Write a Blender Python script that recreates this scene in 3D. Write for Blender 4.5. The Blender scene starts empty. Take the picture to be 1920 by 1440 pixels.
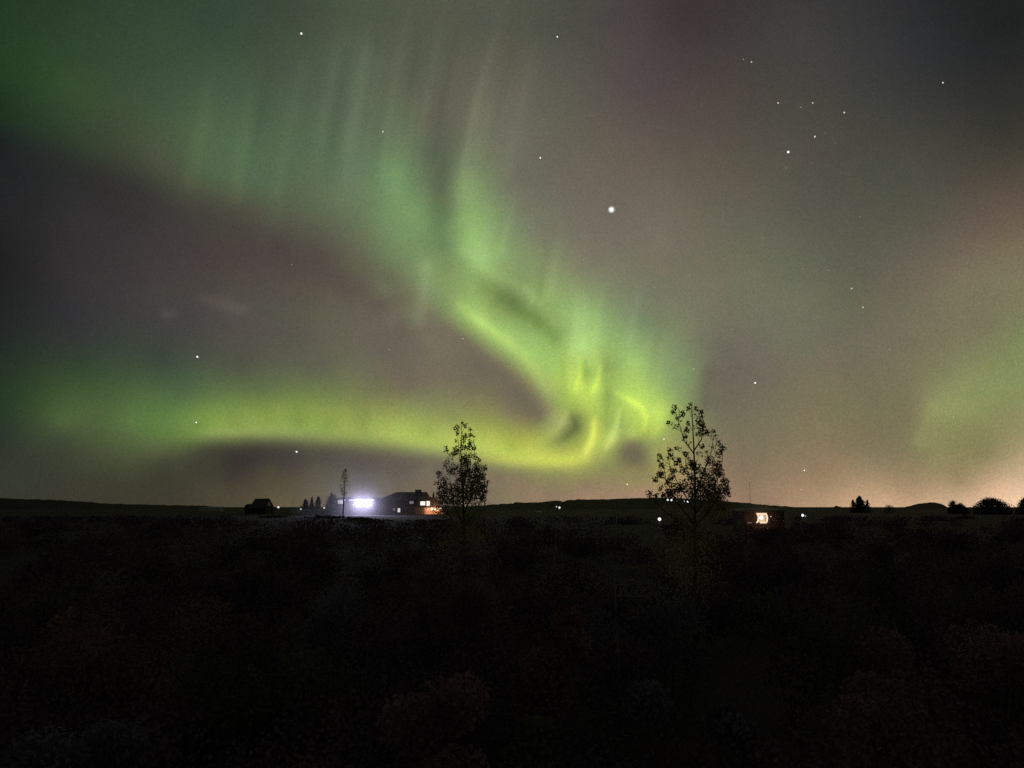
import bpy, math, random
import numpy as np
from mathutils import Vector, Matrix, noise
random.seed(7); rng = np.random.default_rng(7)
scene = bpy.context.scene
col = scene.collection
EYE = Vector((0.0, 0.0, 6.0))
PITCH = math.atan(230.0 / 1442.0)
# ---------------------------------------------------------------- camera, world, exposure
cam = bpy.data.objects.new('camera', bpy.data.cameras.new('camera'))
cam.data.sensor_fit = 'HORIZONTAL'; cam.data.sensor_width = 36.0
cam.data.lens = 36.0 * 1442.0 / 1920.0
cam.data.clip_start = 0.1; cam.data.clip_end = 60000
cam.location = EYE; cam.rotation_euler = (math.pi / 2 + PITCH, 0, 0)
col.objects.link(cam); scene.camera = cam
world = bpy.data.worlds.new('World'); scene.world = world; world.use_nodes = True
wn = world.node_tree.nodes; bg = wn['Background']
st = wn.new('ShaderNodeTexSky'); st.sky_type = 'NISHITA'; st.sun_disc = False
st.sun_elevation = math.radians(-8.0); st.sun_rotation = math.radians(60.0)
world.node_tree.links.new(st.outputs[0], bg.inputs['Color']); bg.inputs['Strength'].default_value = 0.05
scene.view_settings.view_transform = 'Standard'; scene.view_settings.look = 'None'
scene.view_settings.exposure = 0.0; scene.view_settings.gamma = 1.0; scene.view_settings.use_curve_mapping = False
scene.cycles.use_denoising = False
scene.cycles.max_bounces = 5; scene.cycles.volume_bounces = 0; scene.cycles.transparent_max_bounces = 24
scene.cycles.volume_step_rate = 1.0; scene.cycles.volume_max_steps = 128
scene.cycles.sample_clamp_indirect = 2.0
# ---------------------------------------------------------------- night sky: what glows where, by azimuth and elevation
def chart(x, y):
    """photo sight line -> azimuth, elevation in tenths of a degree-like units (25.17 per degree)"""
    dx, dz = (x - 960.0) / 1442.0, (720.0 - y) / 1442.0
    c, s = np.cos(PITCH), np.sin(PITCH)
    Y, Z = c - s * dz, s + c * dz
    az = np.degrees(np.arctan2(dx, Y)); el = np.degrees(np.arctan2(Z, np.hypot(dx, Y)))
    return az * 25.17, el * 25.17
SKY = []
def S(txt):
    for t in txt.split(';'):
        t = t.strip()
        if t:
            a = [float(v) for v in t.replace('=', ',').split(',')]
            SKY.append(a)
S("""0,0=34,58,34;100,30=42,64,42;200,100=52,74,50;400,60=54,74,55;560,40=66,76,60;640,100=82,93,74;0,130=35,61,33;130,160=54,79,46;300,200=64,86,60;
400,230=76,100,70;500,200=76,92,70;0,195=30,50,32;0,260=30,34,34;100,285=42,48,42;200,260=60,70,50;200,335=52,50,46;300,300=76,82,62;400,330=80,100,70;480,345=84,104,76;
600,380=95,110,80;0,400=36,36,42;0,480=30,32,36;150,400=52,50,50;300,430=64,58,56;420,430=74,68,60;520,460=78,68,64;600,480=86,76,68;520,400=86,94,72;640,440=96,102,78
700,30=78,88,66""".replace("78\n700", "78;700"))
S("""900,50=84,88,72;1040,20=74,76,66;1200,60=76,66,66;1280,20=62,48,54;760,150=90,98,76;920,180=104,104,86;1080,200=98,92,80;1240,200=86,74,70;680,330=98,120,88;
740,330=110,144,95;775,400=122,158,97;800,290=94,104,82;820,350=100,114,86;848,400=108,132,88;835,460=112,140,88;872,350=125,150,98;885,400=136,170,102;880,450=152,192,108;905,480=158,196,112;
935,440=134,160,102;960,350=112,115,92;1000,440=122,128,98;950,480=136,164,100;1100,350=110,103,88;1240,400=114,107,92;1280,470=116,110,94;890,260=108,114,92;860,260=100,106,84;760,250=98,112,84;800,220=96,100,80;700,260=92,108,82;
1300,100=70,62,60;1400,150=72,68,62;1500,50=64,62,60;1700,80=50,50,52;1900,40=30,34,34;1500,250=78,76,66;1700,300=74,74,64;1900,250=58,56,49;
1350,300=94,86,74;1300,450=114,107,90;1500,400=92,90,76;1700,400=86,86,72;1900,380=98,84,70;1900,460=118,102,82;
0,520=32,32,38;150,520=54,51,53;300,550=70,64,61;500,530=84,73,70;620,560=98,84,75;0,600=34,38,38;150,620=52,53,53;300,620=64,65,61;450,620=84,79,72;620,640=104,98,80;
0,680=36,48,37;150,680=50,66,47;300,680=60,72,57;450,690=80,86,68;600,690=97,99,78;0,740=38,58,34;100,740=60,82,45;200,745=70,94,54;350,738=82,105,66;500,730=95,114,72;430,765=112,140,66;560,765=128,148,70;
620,742=116,132,76;0,790=40,57,38;120,790=78,100,56;250,790=92,120,62;380,800=118,146,64;440,790=128,150,66;500,785=130,152,66;560,790=132,152,68;620,795=136,154,70;680,795=140,158,74;430,812=136,158,76;0,830=44,52,42;
120,830=60,70,50;250,818=86,106,60;0,900=54,58,45;200,900=62,62,46;400,860=64,66,50;400,920=74,70,52;500,880=76,72,56;510,930=92,84,60;590,880=92,88,70;600,930=108,100,76;650,890=104,100,80;300,870=64,68,48""")
S("""660,500=98,96,74;720,480=110,126,85;800,500=133,160,98;840,500=126,150,90;880,505=140,172,98;720,540=108,116,84;960,510=134,156,96;1100,500=124,123,98;1250,500=118,112,94;680,580=103,96,82;790,545=126,142,96;
740,600=112,105,88;785,590=118,128,94;830,580=124,142,90;870,575=150,186,98;900,600=170,206,106;950,630=164,202,104;930,570=134,158,86;960,575=124,146,84;1010,600=134,160,88;1020,555=142,170,98;1060,590=150,184,104;1100,600=152,190,108;1200,600=122,138,98;1150,560=128,140,100;
1000,660=162,202,104;1050,635=138,170,90;1090,650=175,216,116;1045,680=160,200,98;1075,700=182,218,94;1088,722=192,226,90;1115,690=172,206,96;1120,728=192,226,94;1102,700=156,190,86;1148,690=146,176,88;1140,740=154,184,86;1185,680=165,202,108;1230,680=146,172,104;1255,720=142,166,102;1160,640=148,180,106;
800,640=116,103,88;850,650=118,106,88;760,728=114,108,84;700,735=114,122,78;720,768=138,148,76;680,690=108,110,84;
650,790=148,164,78;800,760=132,138,86;850,785=144,152,84;950,775=130,128,86;930,730=118,110,86;860,720=118,112,86;1005,790=128,124,84;1035,770=148,154,92;1052,788=166,176,98;1040,806=158,170,92;1020,828=164,176,78;1010,768=120,112,84;1024,797=148,158,86;1034,814=158,168,84;1030,780=142,150,88;900,808=164,178,74;800,812=162,178,78;1000,822=172,180,76;960,840=176,188,72;
1060,760=158,184,82;1100,765=182,206,84;1077,784=122,138,72;1081,801=116,130,70;1062,815=124,138,70;1042,831=150,160,76;1064,790=150,162,86;1096,800=150,166,78;1112,800=194,208,82;1114,830=198,210,84;1137,800=160,180,84;1165,760=172,204,86;1150,770=162,190,84;1178,748=190,226,90;
1215,775=188,222,92;1240,780=184,216,90;1205,800=178,204,82;1240,805=170,194,88;1255,800=150,166,88;1160,800=160,184,88;1150,820=176,198,92;1140,845=164,178,90;1190,814=162,184,84;1187,832=122,116,80;1172,845=116,110,79;1187,850=113,107,78;1203,846=117,111,79;1187,866=119,112,80;1170,862=122,116,80;1204,863=120,114,80;1150,852=146,152,82;1226,848=154,158,86;1187,886=146,140,84;1154,876=140,138,82;1140,875=140,140,84;1235,835=154,158,90;
1240,885=170,158,88;1225,893=150,140,88;1190,893=140,136,82;800,885=122,112,88;900,890=134,120,90;960,895=140,122,90;1100,890=150,146,86;1050,888=152,146,86;1100,915=150,126,94;1000,920=146,124,92;950,935=136,122,90;800,920=124,112,88;720,900=118,110,90;1200,925=168,134,104;
1290,600=122,126,96;1290,700=130,148,98;1320,760=118,118,90;1290,780=140,152,90;1340,700=112,106,88;1330,640=114,112,91;1400,520=112,113,90;1500,560=110,114,92;1450,700=114,109,88;1600,520=100,98,80;1600,650=116,108,89;
1700,600=116,107,87;1800,520=120,107,87;1900,520=128,112,90;1750,660=124,118,89;1850,620=122,119,88;1920,620=124,134,86;1550,750=124,116,85;1700,750=124,115,84;1725,780=130,124,86;1745,770=142,142,90;1790,760=145,152,91;
1850,735=140,149,91;1920,700=130,144,88;1900,780=138,136,88;1715,840=130,124,86;1735,830=138,136,88;1500,830=134,114,90;1400,850=130,111,89;1640,850=136,120,88;1850,850=137,130,88;1400,910=144,119,92;1550,900=155,130,95;1700,915=172,140,106;
1600,940=200,160,125;1660,940=205,165,128;1800,900=162,138,100;1900,915=230,188,150;1850,935=228,188,148;1915,945=244,204,164;1760,938=205,168,132;1500,942=178,142,108;1440,935=158,128,98;1300,920=152,124,98;1100,932=165,135,104""")
# sharp lower borders of the curtains: colour just above and just below the border
def border(rows, ax, ay, bx, by, step=17.0):
    r = np.array([[x, y] + list(ca) + list(cb) for x, y, ca, cb in rows], float)
    L = np.concatenate([[0], np.cumsum(np.hypot(np.diff(r[:, 0]), np.diff(r[:, 1])))])
    t = np.linspace(0, L[-1], int(L[-1] / step) + 1)
    r = np.stack([np.interp(t, L, r[:, j]) for j in range(8)], 1)
    for v in r:
        SKY.append([v[0] + ax, v[1] + ay] + list(v[2:5])); SKY.append([v[0] + bx, v[1] + by] + list(v[5:8]))
border([(290,832,(92,118,60),(82,92,62)),(330,830,(100,126,62),(82,92,58)),(400,824,(132,156,76),(72,76,54)),(470,821,(136,158,78),(72,72,54)),(540,822,(140,160,80),(82,80,62)),(610,827,(145,162,82),(94,91,70)),
        (680,833,(150,168,84),(102,98,77)),(750,839,(166,182,88),(114,108,85)),(820,847,(176,190,90),(120,112,87)),(890,857,(188,200,88),(130,124,87)),(960,867,(196,206,86),(138,134,85)),(1020,873,(200,208,85),(148,146,84)),(1080,874,(198,206,85),(154,152,84)),(1115,866,(178,186,85),(150,150,84))], 0, -12, 0, 15)
border([(850,602,(144,172,92),(118,112,89)),(905,642,(156,184,96),(118,110,89)),(945,672,(154,180,96),(118,109,88)),(980,702,(154,178,93),(116,106,85)),(1008,735,(150,168,92),(116,106,84)),(1026,763,(146,158,90),(116,108,84))], 8, -11, -12, 13)
border([(0,228,(32,54,33),(32,40,36)),(150,290,(52,66,46),(44,48,44)),(260,322,(68,76,56),(54,54,48)),(340,362,(76,84,62),(64,62,56)),(480,405,(84,88,68),(76,70,63)),(620,468,(92,94,74),(86,78,68)),(720,545,(104,106,80),(98,90,77)),(790,612,(116,116,86),(108,101,84))], 8, -22, -10, 26, 45.0)
_s = np.array(SKY); _cx, _cy = chart(_s[:, 0], _s[:, 1])
def _phi(r): return -np.sqrt(r * r + 7.0 ** 2)
_d = np.hypot(_cx[:, None] - _cx[None], _cy[:, None] - _cy[None])
_n = len(_s); _A = np.ones((_n + 1, _n + 1)); _A[:_n, :_n] = _phi(_d) + np.eye(_n) * 2.2; _A[_n, _n] = 0
_w = np.linalg.solve(_A, np.vstack([_s[:, 2:5], np.zeros((1, 3))]))
# fine rays, wisps and folds on top: polyline of (x, y, half width, strength), tint
WISPS = [
    ([(590,330,9,0),(604,240,10,4),(628,120,10,3),(650,20,10,0)], (1,1.1,.8)),
    ([(612,340,7,0),(628,230,8,-3),(650,100,8,-2)], (1,1.1,.8)),
    ([(640,380,9,2),(655,260,9,4),(682,110,9,3),(700,20,9,0)], (1,1.1,.8)),
    ([(664,340,6,0),(684,220,7,-3),(708,80,7,-2)], (1,1.1,.8)),
    ([(716,330,7,3),(728,230,7,5),(748,110,8,4),(768,10,8,1)], (1,1.1,.9)),
    ([(752,300,5,-2),(766,190,6,-4),(786,70,6,-2)], (1,1.1,.9)),
    ([(782,330,6,2),(796,210,6,4),(818,90,7,3),(838,0,7,1)], (1,1.1,.9)),
    ([(812,300,5,-2),(832,180,6,-4),(856,60,6,-2)], (1,1.1,.9)),
    ([(868,320,6,4),(890,200,7,6),(922,90,8,4),(946,0,8,2)], (1,1.1,.9)),
    ([(908,320,6,-2),(934,200,7,-3),(962,90,8,-2)], (1,1.1,.9)),
    ([(950,330,9,2),(975,210,10,3),(1000,90,10,2)], (1,1,.9)),
    ([(520,360,9,3),(540,250,10,3),(566,130,10,2)], (1,1.15,.7)),
    ([(470,330,8,0),(488,220,9,-3),(510,110,9,-1)], (1,1.15,.7)),
    ([(360,340,10,4),(372,260,11,4),(392,160,11,2)], (1,1.2,.6)),
    ([(440,370,10,4),(452,290,10,4),(470,190,10,2)], (1,1.2,.6)),
    ([(940,470,6,4),(952,420,6,5),(966,360,7,2)], (1,1.1,.8)),
    ([(1030,560,6,4),(1038,510,6,5),(1050,450,7,2)], (1,1.1,.9)),
    ([(1010,560,5,-4),(1018,510,5,-4),(1028,450,6,-2)], (1,1.1,.9)),
    ([(1180,640,7,4),(1190,590,7,5),(1204,530,8,2)], (1,1.1,.9)),
    ([(1218,720,6,-4),(1228,660,7,-5),(1240,590,8,-2)], (1,1.1,.9)),
    ([(1072,660,5,5),(1078,610,6,6),(1086,550,7,2)], (1,1.1,.9)),
    ([(1112,660,5,4),(1120,600,6,5),(1130,540,7,2)], (1,1.1,.9)),
    ([(700,800,7,3),(703,770,7,3),(708,735,8,0)], (1,1.1,.5)),
    ([(560,800,9,-2),(563,765,9,-3),(568,730,9,0)], (1,1.1,.5)),
    ([(905,215,22,3),(885,290,20,6),(872,350,18,8),(862,410,16,6)], (1,1.2,.6)),
    ([(840,250,14,0),(832,330,16,-7),(826,400,16,-6),(822,450,12,0)], (1,1.3,.9)),
    ([(770,200,20,4),(750,300,20,6),(735,360,16,3)], (1,1.2,.8)),
    ([(690,120,24,4),(672,250,22,6),(665,350,20,3)], (1,1.1,.9)),
    ([(800,500,9,6),(795,560,9,6),(788,605,8,3)], (1,1,1)),
    ([(990,540,7,6),(998,560,7,7),(992,575,6,3)], (1,1,1.1)),
    ([(905,535,13,-7),(950,560,13,-12),(1000,598,12,-13),(1040,630,9,-8)], (1.05,1,.9)),([(870,470,10,6),(910,505,10,7),(960,530,9,6),(1010,565,9,6)], (1,1.1,.7)),
    ([(862,572,8,8),(895,600,9,17),(935,628,9,14),(980,664,9,11),(1012,705,9,8),(1030,745,9,4)], (1,1.1,.4)),
    ([(1060,640,9,4),(1056,690,6,-8),(1058,740,6,-4)], (1,1.1,.9)),
    ([(1086,670,4,6),(1087,705,4,16),(1080,730,6,10)], (1,1,0)),
    ([(1098,680,5,-6),(1100,715,5,-8),(1103,735,4,-4)], (1,1.1,.6)),
    ([(1126,685,3.2,10),(1120,712,3.6,20),(1112,733,5,12)], (1,.9,.2)),
    ([(1135,680,6,-4),(1137,720,7,-9),(1138,755,7,-8),(1134,790,6,-5)], (1.1,1.2,.6)),
    ([(1156,737,4,10),(1182,750,5,20),(1204,764,5,20),(1212,785,4,18),(1207,806,4,10)], (1,.9,.1)),
    ([(1238,770,12,6),(1236,798,8,10),(1225,815,6,8)], (1,1,.3)),([(1185,816,9,12)], (1,1,.3)),
    ([(1163,768,3.5,10),(1157,795,5,20),(1147,822,6.5,22),(1138,838,5,14)], (1,1,.6)),
    ([(1166,772,2.5,-8),(1164,800,2.5,-10)], (1,1,.4)),
    ([(1115,792,5,10),(1110,825,6,14),(1098,850,7,10)], (1,.9,.2)),
    ([(1062,776,5,8),(1053,795,5,10),(1040,810,6,9),(1018,824,7,6)], (1,1,.5)),
    ([(1114,785,3.5,10),(1112,815,4.5,18),(1100,845,6,14)], (1,1,.3)),
    ([(1074,782,4,-8),(1081,800,5,-10),(1066,816,5,-10),(1050,828,5,-5)], (1,1.1,.6)),
    
    ([(850,862,5,4),(950,866,8,10),(1060,866,8,12),(1095,860,8,8)], (1,1,0)),
    ([(380,812,6,5),(450,812,6,6),(560,812,8,4)], (1,1,.5)),
    ([(360,775,16,4),(500,770,18,5),(640,775,16,4)], (1,1.1,.1)),
    ([(380,560,7,4),(410,568,9,6),(440,577,8,8),(458,580,7,5)], (1.05,1,.85)),
    ([(312,588,7,7),(326,586,6,6)], (1,1,.9)),
    ([(1760,700,16,-3),(1745,770,12,5),(1722,830,8,6)], (1,1.1,.5)),
    
    ([(1326,700,10,-5),(1320,760,9,-6)], (.8,1.2,.6)),
    ([(1100,560,9,4),(1092,610,10,7),(1090,650,9,6)], (1,1.1,.9)),
    ([(1145,610,9,0),(1140,650,9,-5),(1136,690,7,-5)], (1,1.1,.9)),
]
def sky_rgb(az, el):
    """sRGB 0..255 seen towards azimuth / elevation (chart units); outside the photographed part it runs on evenly"""
    lx, hx = chart(0., 700.)[0] - 60, chart(1920., 700.)[0] + 60
    x = np.clip(az, lx, hx); y = np.clip(el, -10, 34.0 * 25.17)
    out = np.empty((len(x), 3))
    for i in range(0, len(x), 4000):
        r = np.hypot(x[i:i+4000, None] - _cx[None], y[i:i+4000, None] - _cy[None])
        out[i:i+4000] = _phi(r) @ _w[:_n] + _w[_n]
    for pts, tint in WISPS:
        p = np.array(pts, float)
        if len(p) > 1:
            t = np.linspace(0, len(p) - 1, 12 * (len(p) - 1) + 1); k = np.arange(len(p))
            p = np.stack([np.interp(t, k, p[:, j]) for j in range(4)], 1)
        wx, wy = chart(p[:, 0], p[:, 1]); R = p[:, 2].max() * 5
        m = np.nonzero((az > wx.min() - R) & (az < wx.max() + R) & (el > wy.min() - R) & (el < wy.max() + R))[0]
        if not len(m): continue
        g = np.exp(-((az[m, None] - wx) ** 2 + (el[m, None] - wy) ** 2) / (2 * (p[:, 2] * 0.95) ** 2))
        tot = (g * p[:, 3]).sum(1) / np.maximum(g.sum(1), 1e-6) * g.max(1)
        out[m] += 1.42 * tot[:, None] * np.array(tint)
    mx = np.clip((el - 30.0) / 120.0, 0, 1)
    out[:, 1] = np.maximum(out[:, 1], out[:, 0] * (0.80 + 0.14 * mx - .09 * np.clip((el - 350.0) / 120.0, 0, 1)))
    out[:, 2] = np.minimum(out[:, 2], out[:, 1] * (1.03 - .15 * np.clip((out[:, 1] - 50) / 50, 0, 1)))
    gr = np.clip(out[:, 1] / np.maximum(out[:, 0], 1) - 1, 0, .6)
    out[:, 2] = np.minimum(out[:, 2], out[:, 1] * (1.03 - .62 * gr - .10 * (gr > .5)))
    # away from the photographed part: ease to a dim even night sky
    far = np.clip((np.abs(az) - hx) / (45 * 25.17), 0, 1) ; far = far * far * (3 - 2 * far)
    high = np.clip((el - 36 * 25.17) / (40 * 25.17), 0, 1); high = high * high * (3 - 2 * high)
    k = np.maximum(far, high)[:, None]
    return np.clip(out * (1 - k) + np.array([62., 66., 58.]) * k, 3, 255)
# ---------------------------------------------------------------- helpers
def at(px, py, D):
    """point at depth D (metres ahead) on the sight line of photo position px, py"""
    dx, dz = (px - 960.0) / 1442.0, (720.0 - py) / 1442.0
    c, s = math.cos(PITCH), math.sin(PITCH)
    k = D / (c - s * dz)
    return Vector((dx * k, D, EYE.z + (s + c * dz) * k))
def sm(t):
    t = min(max(t, 0.0), 1.0); return t * t * (3 - 2 * t)
def ground_z(x, y):
    r = math.hypot(x, y)
    z = 3.6 * sm((r - 40) / 190.0)
    z += 0.22 * noise.noise(Vector((x * .05, y * .05, 3.1))) * sm(r / 15)
    return z * (1 - sm((r - 2500) / 3000))
def tag(o, label=None, cat=None, group=None, kind=None):
    if label: o['label'] = label
    if cat: o['category'] = cat
    if group: o['group'] = group
    if kind: o['kind'] = kind
    return o
def thing(name, loc, label, cat, group=None):
    o = bpy.data.objects.new(name, None); o.location = loc; o.empty_display_size = 0.3
    col.objects.link(o); return tag(o, label, cat, group)
def mesh(name, V, F, mat, parent=None, smooth=False, origin=None):
    me = bpy.data.meshes.new(name)
    V = [Vector(v) for v in V] if not isinstance(V, np.ndarray) else V
    if parent is not None:
        p = parent.matrix_basis.translation.copy(); q = parent.parent
        while q is not None: p += q.matrix_basis.translation; q = q.parent
        V = V - np.array(p) if isinstance(V, np.ndarray) else [v - p for v in V]
    me.from_pydata(V.tolist() if isinstance(V, np.ndarray) else V, [], F if not isinstance(F, np.ndarray) else F.tolist())
    if mat: me.materials.append(mat)
    if smooth: me.polygons.foreach_set('use_smooth', [True] * len(me.polygons))
    me.update()
    o = bpy.data.objects.new(name, me); col.objects.link(o)
    if parent is not None: o.parent = parent
    return o
class MB:
    def __init__(s): s.v, s.f = [], []
    def add(s, V, F):
        n = len(s.v); s.v += [Vector(v) for v in V]; s.f += [tuple(i + n for i in f) for f in F]; return s
    def box(s, x0, x1, y0, y1, z0, z1):
        return s.add([(x0,y0,z0),(x1,y0,z0),(x1,y1,z0),(x0,y1,z0),(x0,y0,z1),(x1,y0,z1),(x1,y1,z1),(x0,y1,z1)],
                     [(0,3,2,1),(4,5,6,7),(0,1,5,4),(1,2,6,5),(2,3,7,6),(3,0,4,7)])
    def tube(s, pts, rad, n=6):
        pts = [Vector(p) for p in pts]; rings = []
        for i, p in enumerate(pts):
            d = (pts[min(i + 1, len(pts) - 1)] - pts[max(i - 1, 0)]).normalized()
            a = d.orthogonal().normalized(); b = d.cross(a); r = rad[i] if isinstance(rad, (list, tuple)) else rad
            rings.append([p + (a * math.cos(t) + b * math.sin(t)) * r for t in [k * 2 * math.pi / n for k in range(n)]])
        V = [v for r in rings for v in r]; F = []
        for i in range(len(pts) - 1):
            for k in range(n): F.append((i*n+k, i*n+(k+1) % n, (i+1)*n+(k+1) % n, (i+1)*n+k))
        F.append(tuple(range(n))[::-1]); F.append(tuple(range((len(pts)-1)*n, len(pts)*n)))
        return s.add(V, F)
    def ball(s, c, r, n=8, m=6, sz=1.0):
        V, F = [], []; c = Vector(c)
        for i in range(1, m):
            t = math.pi * i / m
            for k in range(n):
                a = 2 * math.pi * k / n
                V.append(c + Vector((math.sin(t) * math.cos(a) * r, math.sin(t) * math.sin(a) * r, math.cos(t) * r * sz)))
        for i in range(m - 2):
            for k in range(n): F.append((i*n+k, (i+1)*n+k, (i+1)*n+(k+1) % n, i*n+(k+1) % n))
        V.append(c + Vector((0, 0, r * sz))); V.append(c - Vector((0, 0, r * sz)))
        for k in range(n): F.append((len(V)-2, k, (k+1) % n)); F.append((len(V)-1, (m-2)*n+(k+1) % n, (m-2)*n+k))
        return s.add(V, F)
    def build(s, name, mat, parent=None, smooth=False): return mesh(name, s.v, s.f, mat, parent, smooth)

def mat_rough(name, c0, c1, scale=3.0, rough=0.9, transl=0.0, bump=0.0, stretch=None):
    m = bpy.data.materials.new(name); m.use_nodes = True; nt = m.node_tree; n = nt.nodes; L = nt.links
    p = n['Principled BSDF']; p.inputs['Roughness'].default_value = rough; p.inputs['Specular IOR Level'].default_value = 0.2
    g = n.new('ShaderNodeNewGeometry'); t = n.new('ShaderNodeTexNoise'); t.inputs['Scale'].default_value = scale; t.inputs['Detail'].default_value = 5
    src = g.outputs['Position']
    if stretch:
        mp = n.new('ShaderNodeMapping'); mp.inputs['Scale'].default_value = stretch; L.new(src, mp.inputs['Vector']); src = mp.outputs[0]
    L.new(src, t.inputs['Vector'])
    r = n.new('ShaderNodeValToRGB'); r.color_ramp.elements[0].position = .35; r.color_ramp.elements[1].position = .65
    r.color_ramp.elements[0].color = (*c0, 1); r.color_ramp.elements[1].color = (*c1, 1)
    L.new(t.outputs['Fac'], r.inputs[0]); L.new(r.outputs[0], p.inputs['Base Color'])
    if bump:
        b = n.new('ShaderNodeBump'); b.inputs['Strength'].default_value = bump; b.inputs['Distance'].default_value = 0.05
        L.new(t.outputs['Fac'], b.inputs['Height']); L.new(b.outputs[0], p.inputs['Normal'])
    if transl:
        tr = n.new('ShaderNodeBsdfTranslucent'); L.new(r.outputs[0], tr.inputs[0]); mx = n.new('ShaderNodeMixShader'); mx.inputs[0].default_value = transl
        L.new(p.outputs[0], mx.inputs[1]); L.new(tr.outputs[0], mx.inputs[2]); L.new(mx.outputs[0], n['Material Output'].inputs['Surface'])
    return m
def mat_emit(name, c, s, vary=0.0, scale=2.0):
    m = bpy.data.materials.new(name); m.use_nodes = True; nt = m.node_tree; n = nt.nodes; L = nt.links
    n.remove(n['Principled BSDF']); e = n.new('ShaderNodeEmission'); e.inputs[0].default_value = (*c, 1); e.inputs[1].default_value = s
    if vary:
        g = n.new('ShaderNodeNewGeometry'); t = n.new('ShaderNodeTexNoise'); t.inputs['Scale'].default_value = scale; L.new(g.outputs['Position'], t.inputs['Vector'])
        mr = n.new('ShaderNodeMapRange'); mr.inputs[1].default_value = .3; mr.inputs[2].default_value = .7; mr.inputs[3].default_value = s * (1 - vary); mr.inputs[4].default_value = s * (1 + vary)
        L.new(t.outputs['Fac'], mr.inputs[0]); L.new(mr.outputs[0], e.inputs[1])
    L.new(e.outputs[0], n['Material Output'].inputs['Surface']); m.cycles.emission_sampling = 'NONE'
    return m

# ---------------------------------------------------------------- sky dome
RS = 12000.0
def lin(c):
    c = np.asarray(c, float) / 255.0
    return np.where(c <= 0.04045, c / 12.92, ((c + 0.055) / 1.055) ** 2.4)
def axis(lo, hi, step, lo2, hi2, step2):
    a = np.arange(lo, hi + 1e-6, step); b = np.arange(hi + step2, hi2, step2); c = np.arange(lo - step2, lo2, -step2)[::-1]
    return np.concatenate([[lo2], c, a, b, [hi2]])
AZ = axis(-36.0, 36.0, 0.13, -180.0, 180.0, 6.0)[:-1]
EL = axis(-1.0, 37.0, 0.13, -30.0, 88.0, 4.0)
A, E = np.meshgrid(AZ, EL)
rgb = sky_rgb(A.ravel() * 25.17, E.ravel() * 25.17)
grey = rgb.mean(1, keepdims=True); rgb = grey + (rgb - grey) * 0.89
rgb = lin(rgb)
ar, er = np.radians(A.ravel()), np.radians(E.ravel())
P = np.stack([np.sin(ar) * np.cos(er), np.cos(ar) * np.cos(er), np.sin(er)], 1) * RS + np.array(EYE)
nA, nE = len(AZ), len(EL)
P = np.vstack([P, [0, 0, RS + EYE.z]]); rgb = np.vstack([rgb, rgb[-nA:].mean(0)])
i = np.arange(nE - 1)[:, None] * nA; k = np.arange(nA)[None]; k2 = (k + 1) % nA
F = np.stack([i + k, i + k2, i + nA + k2, i + nA + k], -1).reshape(-1, 4)
F = F.tolist() + [[(nE - 1) * nA + a, (nE - 1) * nA + (a + 1) % nA, len(P) - 1] for a in range(nA)]
m = bpy.data.materials.new('night_sky'); m.use_nodes = True; nt = m.node_tree; n = nt.nodes; L = nt.links
n.remove(n['Principled BSDF']); e = n.new('ShaderNodeEmission'); at_ = n.new('ShaderNodeAttribute'); at_.attribute_name = 'glow'
g = n.new('ShaderNodeNewGeometry'); nm = n.new('ShaderNodeVectorMath'); nm.operation = 'NORMALIZE'; L.new(g.outputs['Position'], nm.inputs[0])
def sky_grain(scale, detail, amp, sat):  # blotches and fine noise put into the sky's glow, like camera grain
    t = n.new('ShaderNodeTexNoise'); t.inputs['Scale'].default_value = scale; t.inputs['Detail'].default_value = detail; L.new(nm.outputs[0], t.inputs['Vector'])
    mx = n.new('ShaderNodeMix'); mx.data_type = 'RGBA'; mx.inputs[0].default_value = sat
    L.new(t.outputs['Fac'], mx.inputs[6]); L.new(t.outputs['Color'], mx.inputs[7])
    v = n.new('ShaderNodeVectorMath'); v.operation = 'MULTIPLY_ADD'; v.inputs[1].default_value = (amp,) * 3; v.inputs[2].default_value = (1 - amp / 2,) * 3
    L.new(mx.outputs[2], v.inputs[0]); return v.outputs[0]
def mul(a, b):
    v = n.new('ShaderNodeVectorMath'); v.operation = 'MULTIPLY'; L.new(a, v.inputs[0]); L.new(b, v.inputs[1]); return v.outputs[0]
o_ = mul(at_.outputs['Color'], sky_grain(9.0, 3.0, 0.28, 0.6)); o_ = mul(o_, sky_grain(45.0, 2.0, 0.14, 0.6)); o_ = mul(o_, sky_grain(520.0, 2.0, 0.75, 0.35))
L.new(o_, e.inputs[0]); L.new(e.outputs[0], n['Material Output'].inputs['Surface']); m.cycles.emission_sampling = 'NONE'
me = bpy.data.meshes.new('sky'); me.from_pydata(P.tolist(), [], F); me.materials.append(m)
ca = me.color_attributes.new('glow', 'FLOAT_COLOR', 'POINT'); ca.data.foreach_set('color', np.hstack([rgb, np.ones((len(rgb), 1))]).ravel())
me.update(); sky = bpy.data.objects.new('sky', me); col.objects.link(sky); tag(sky, kind='structure')

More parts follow.
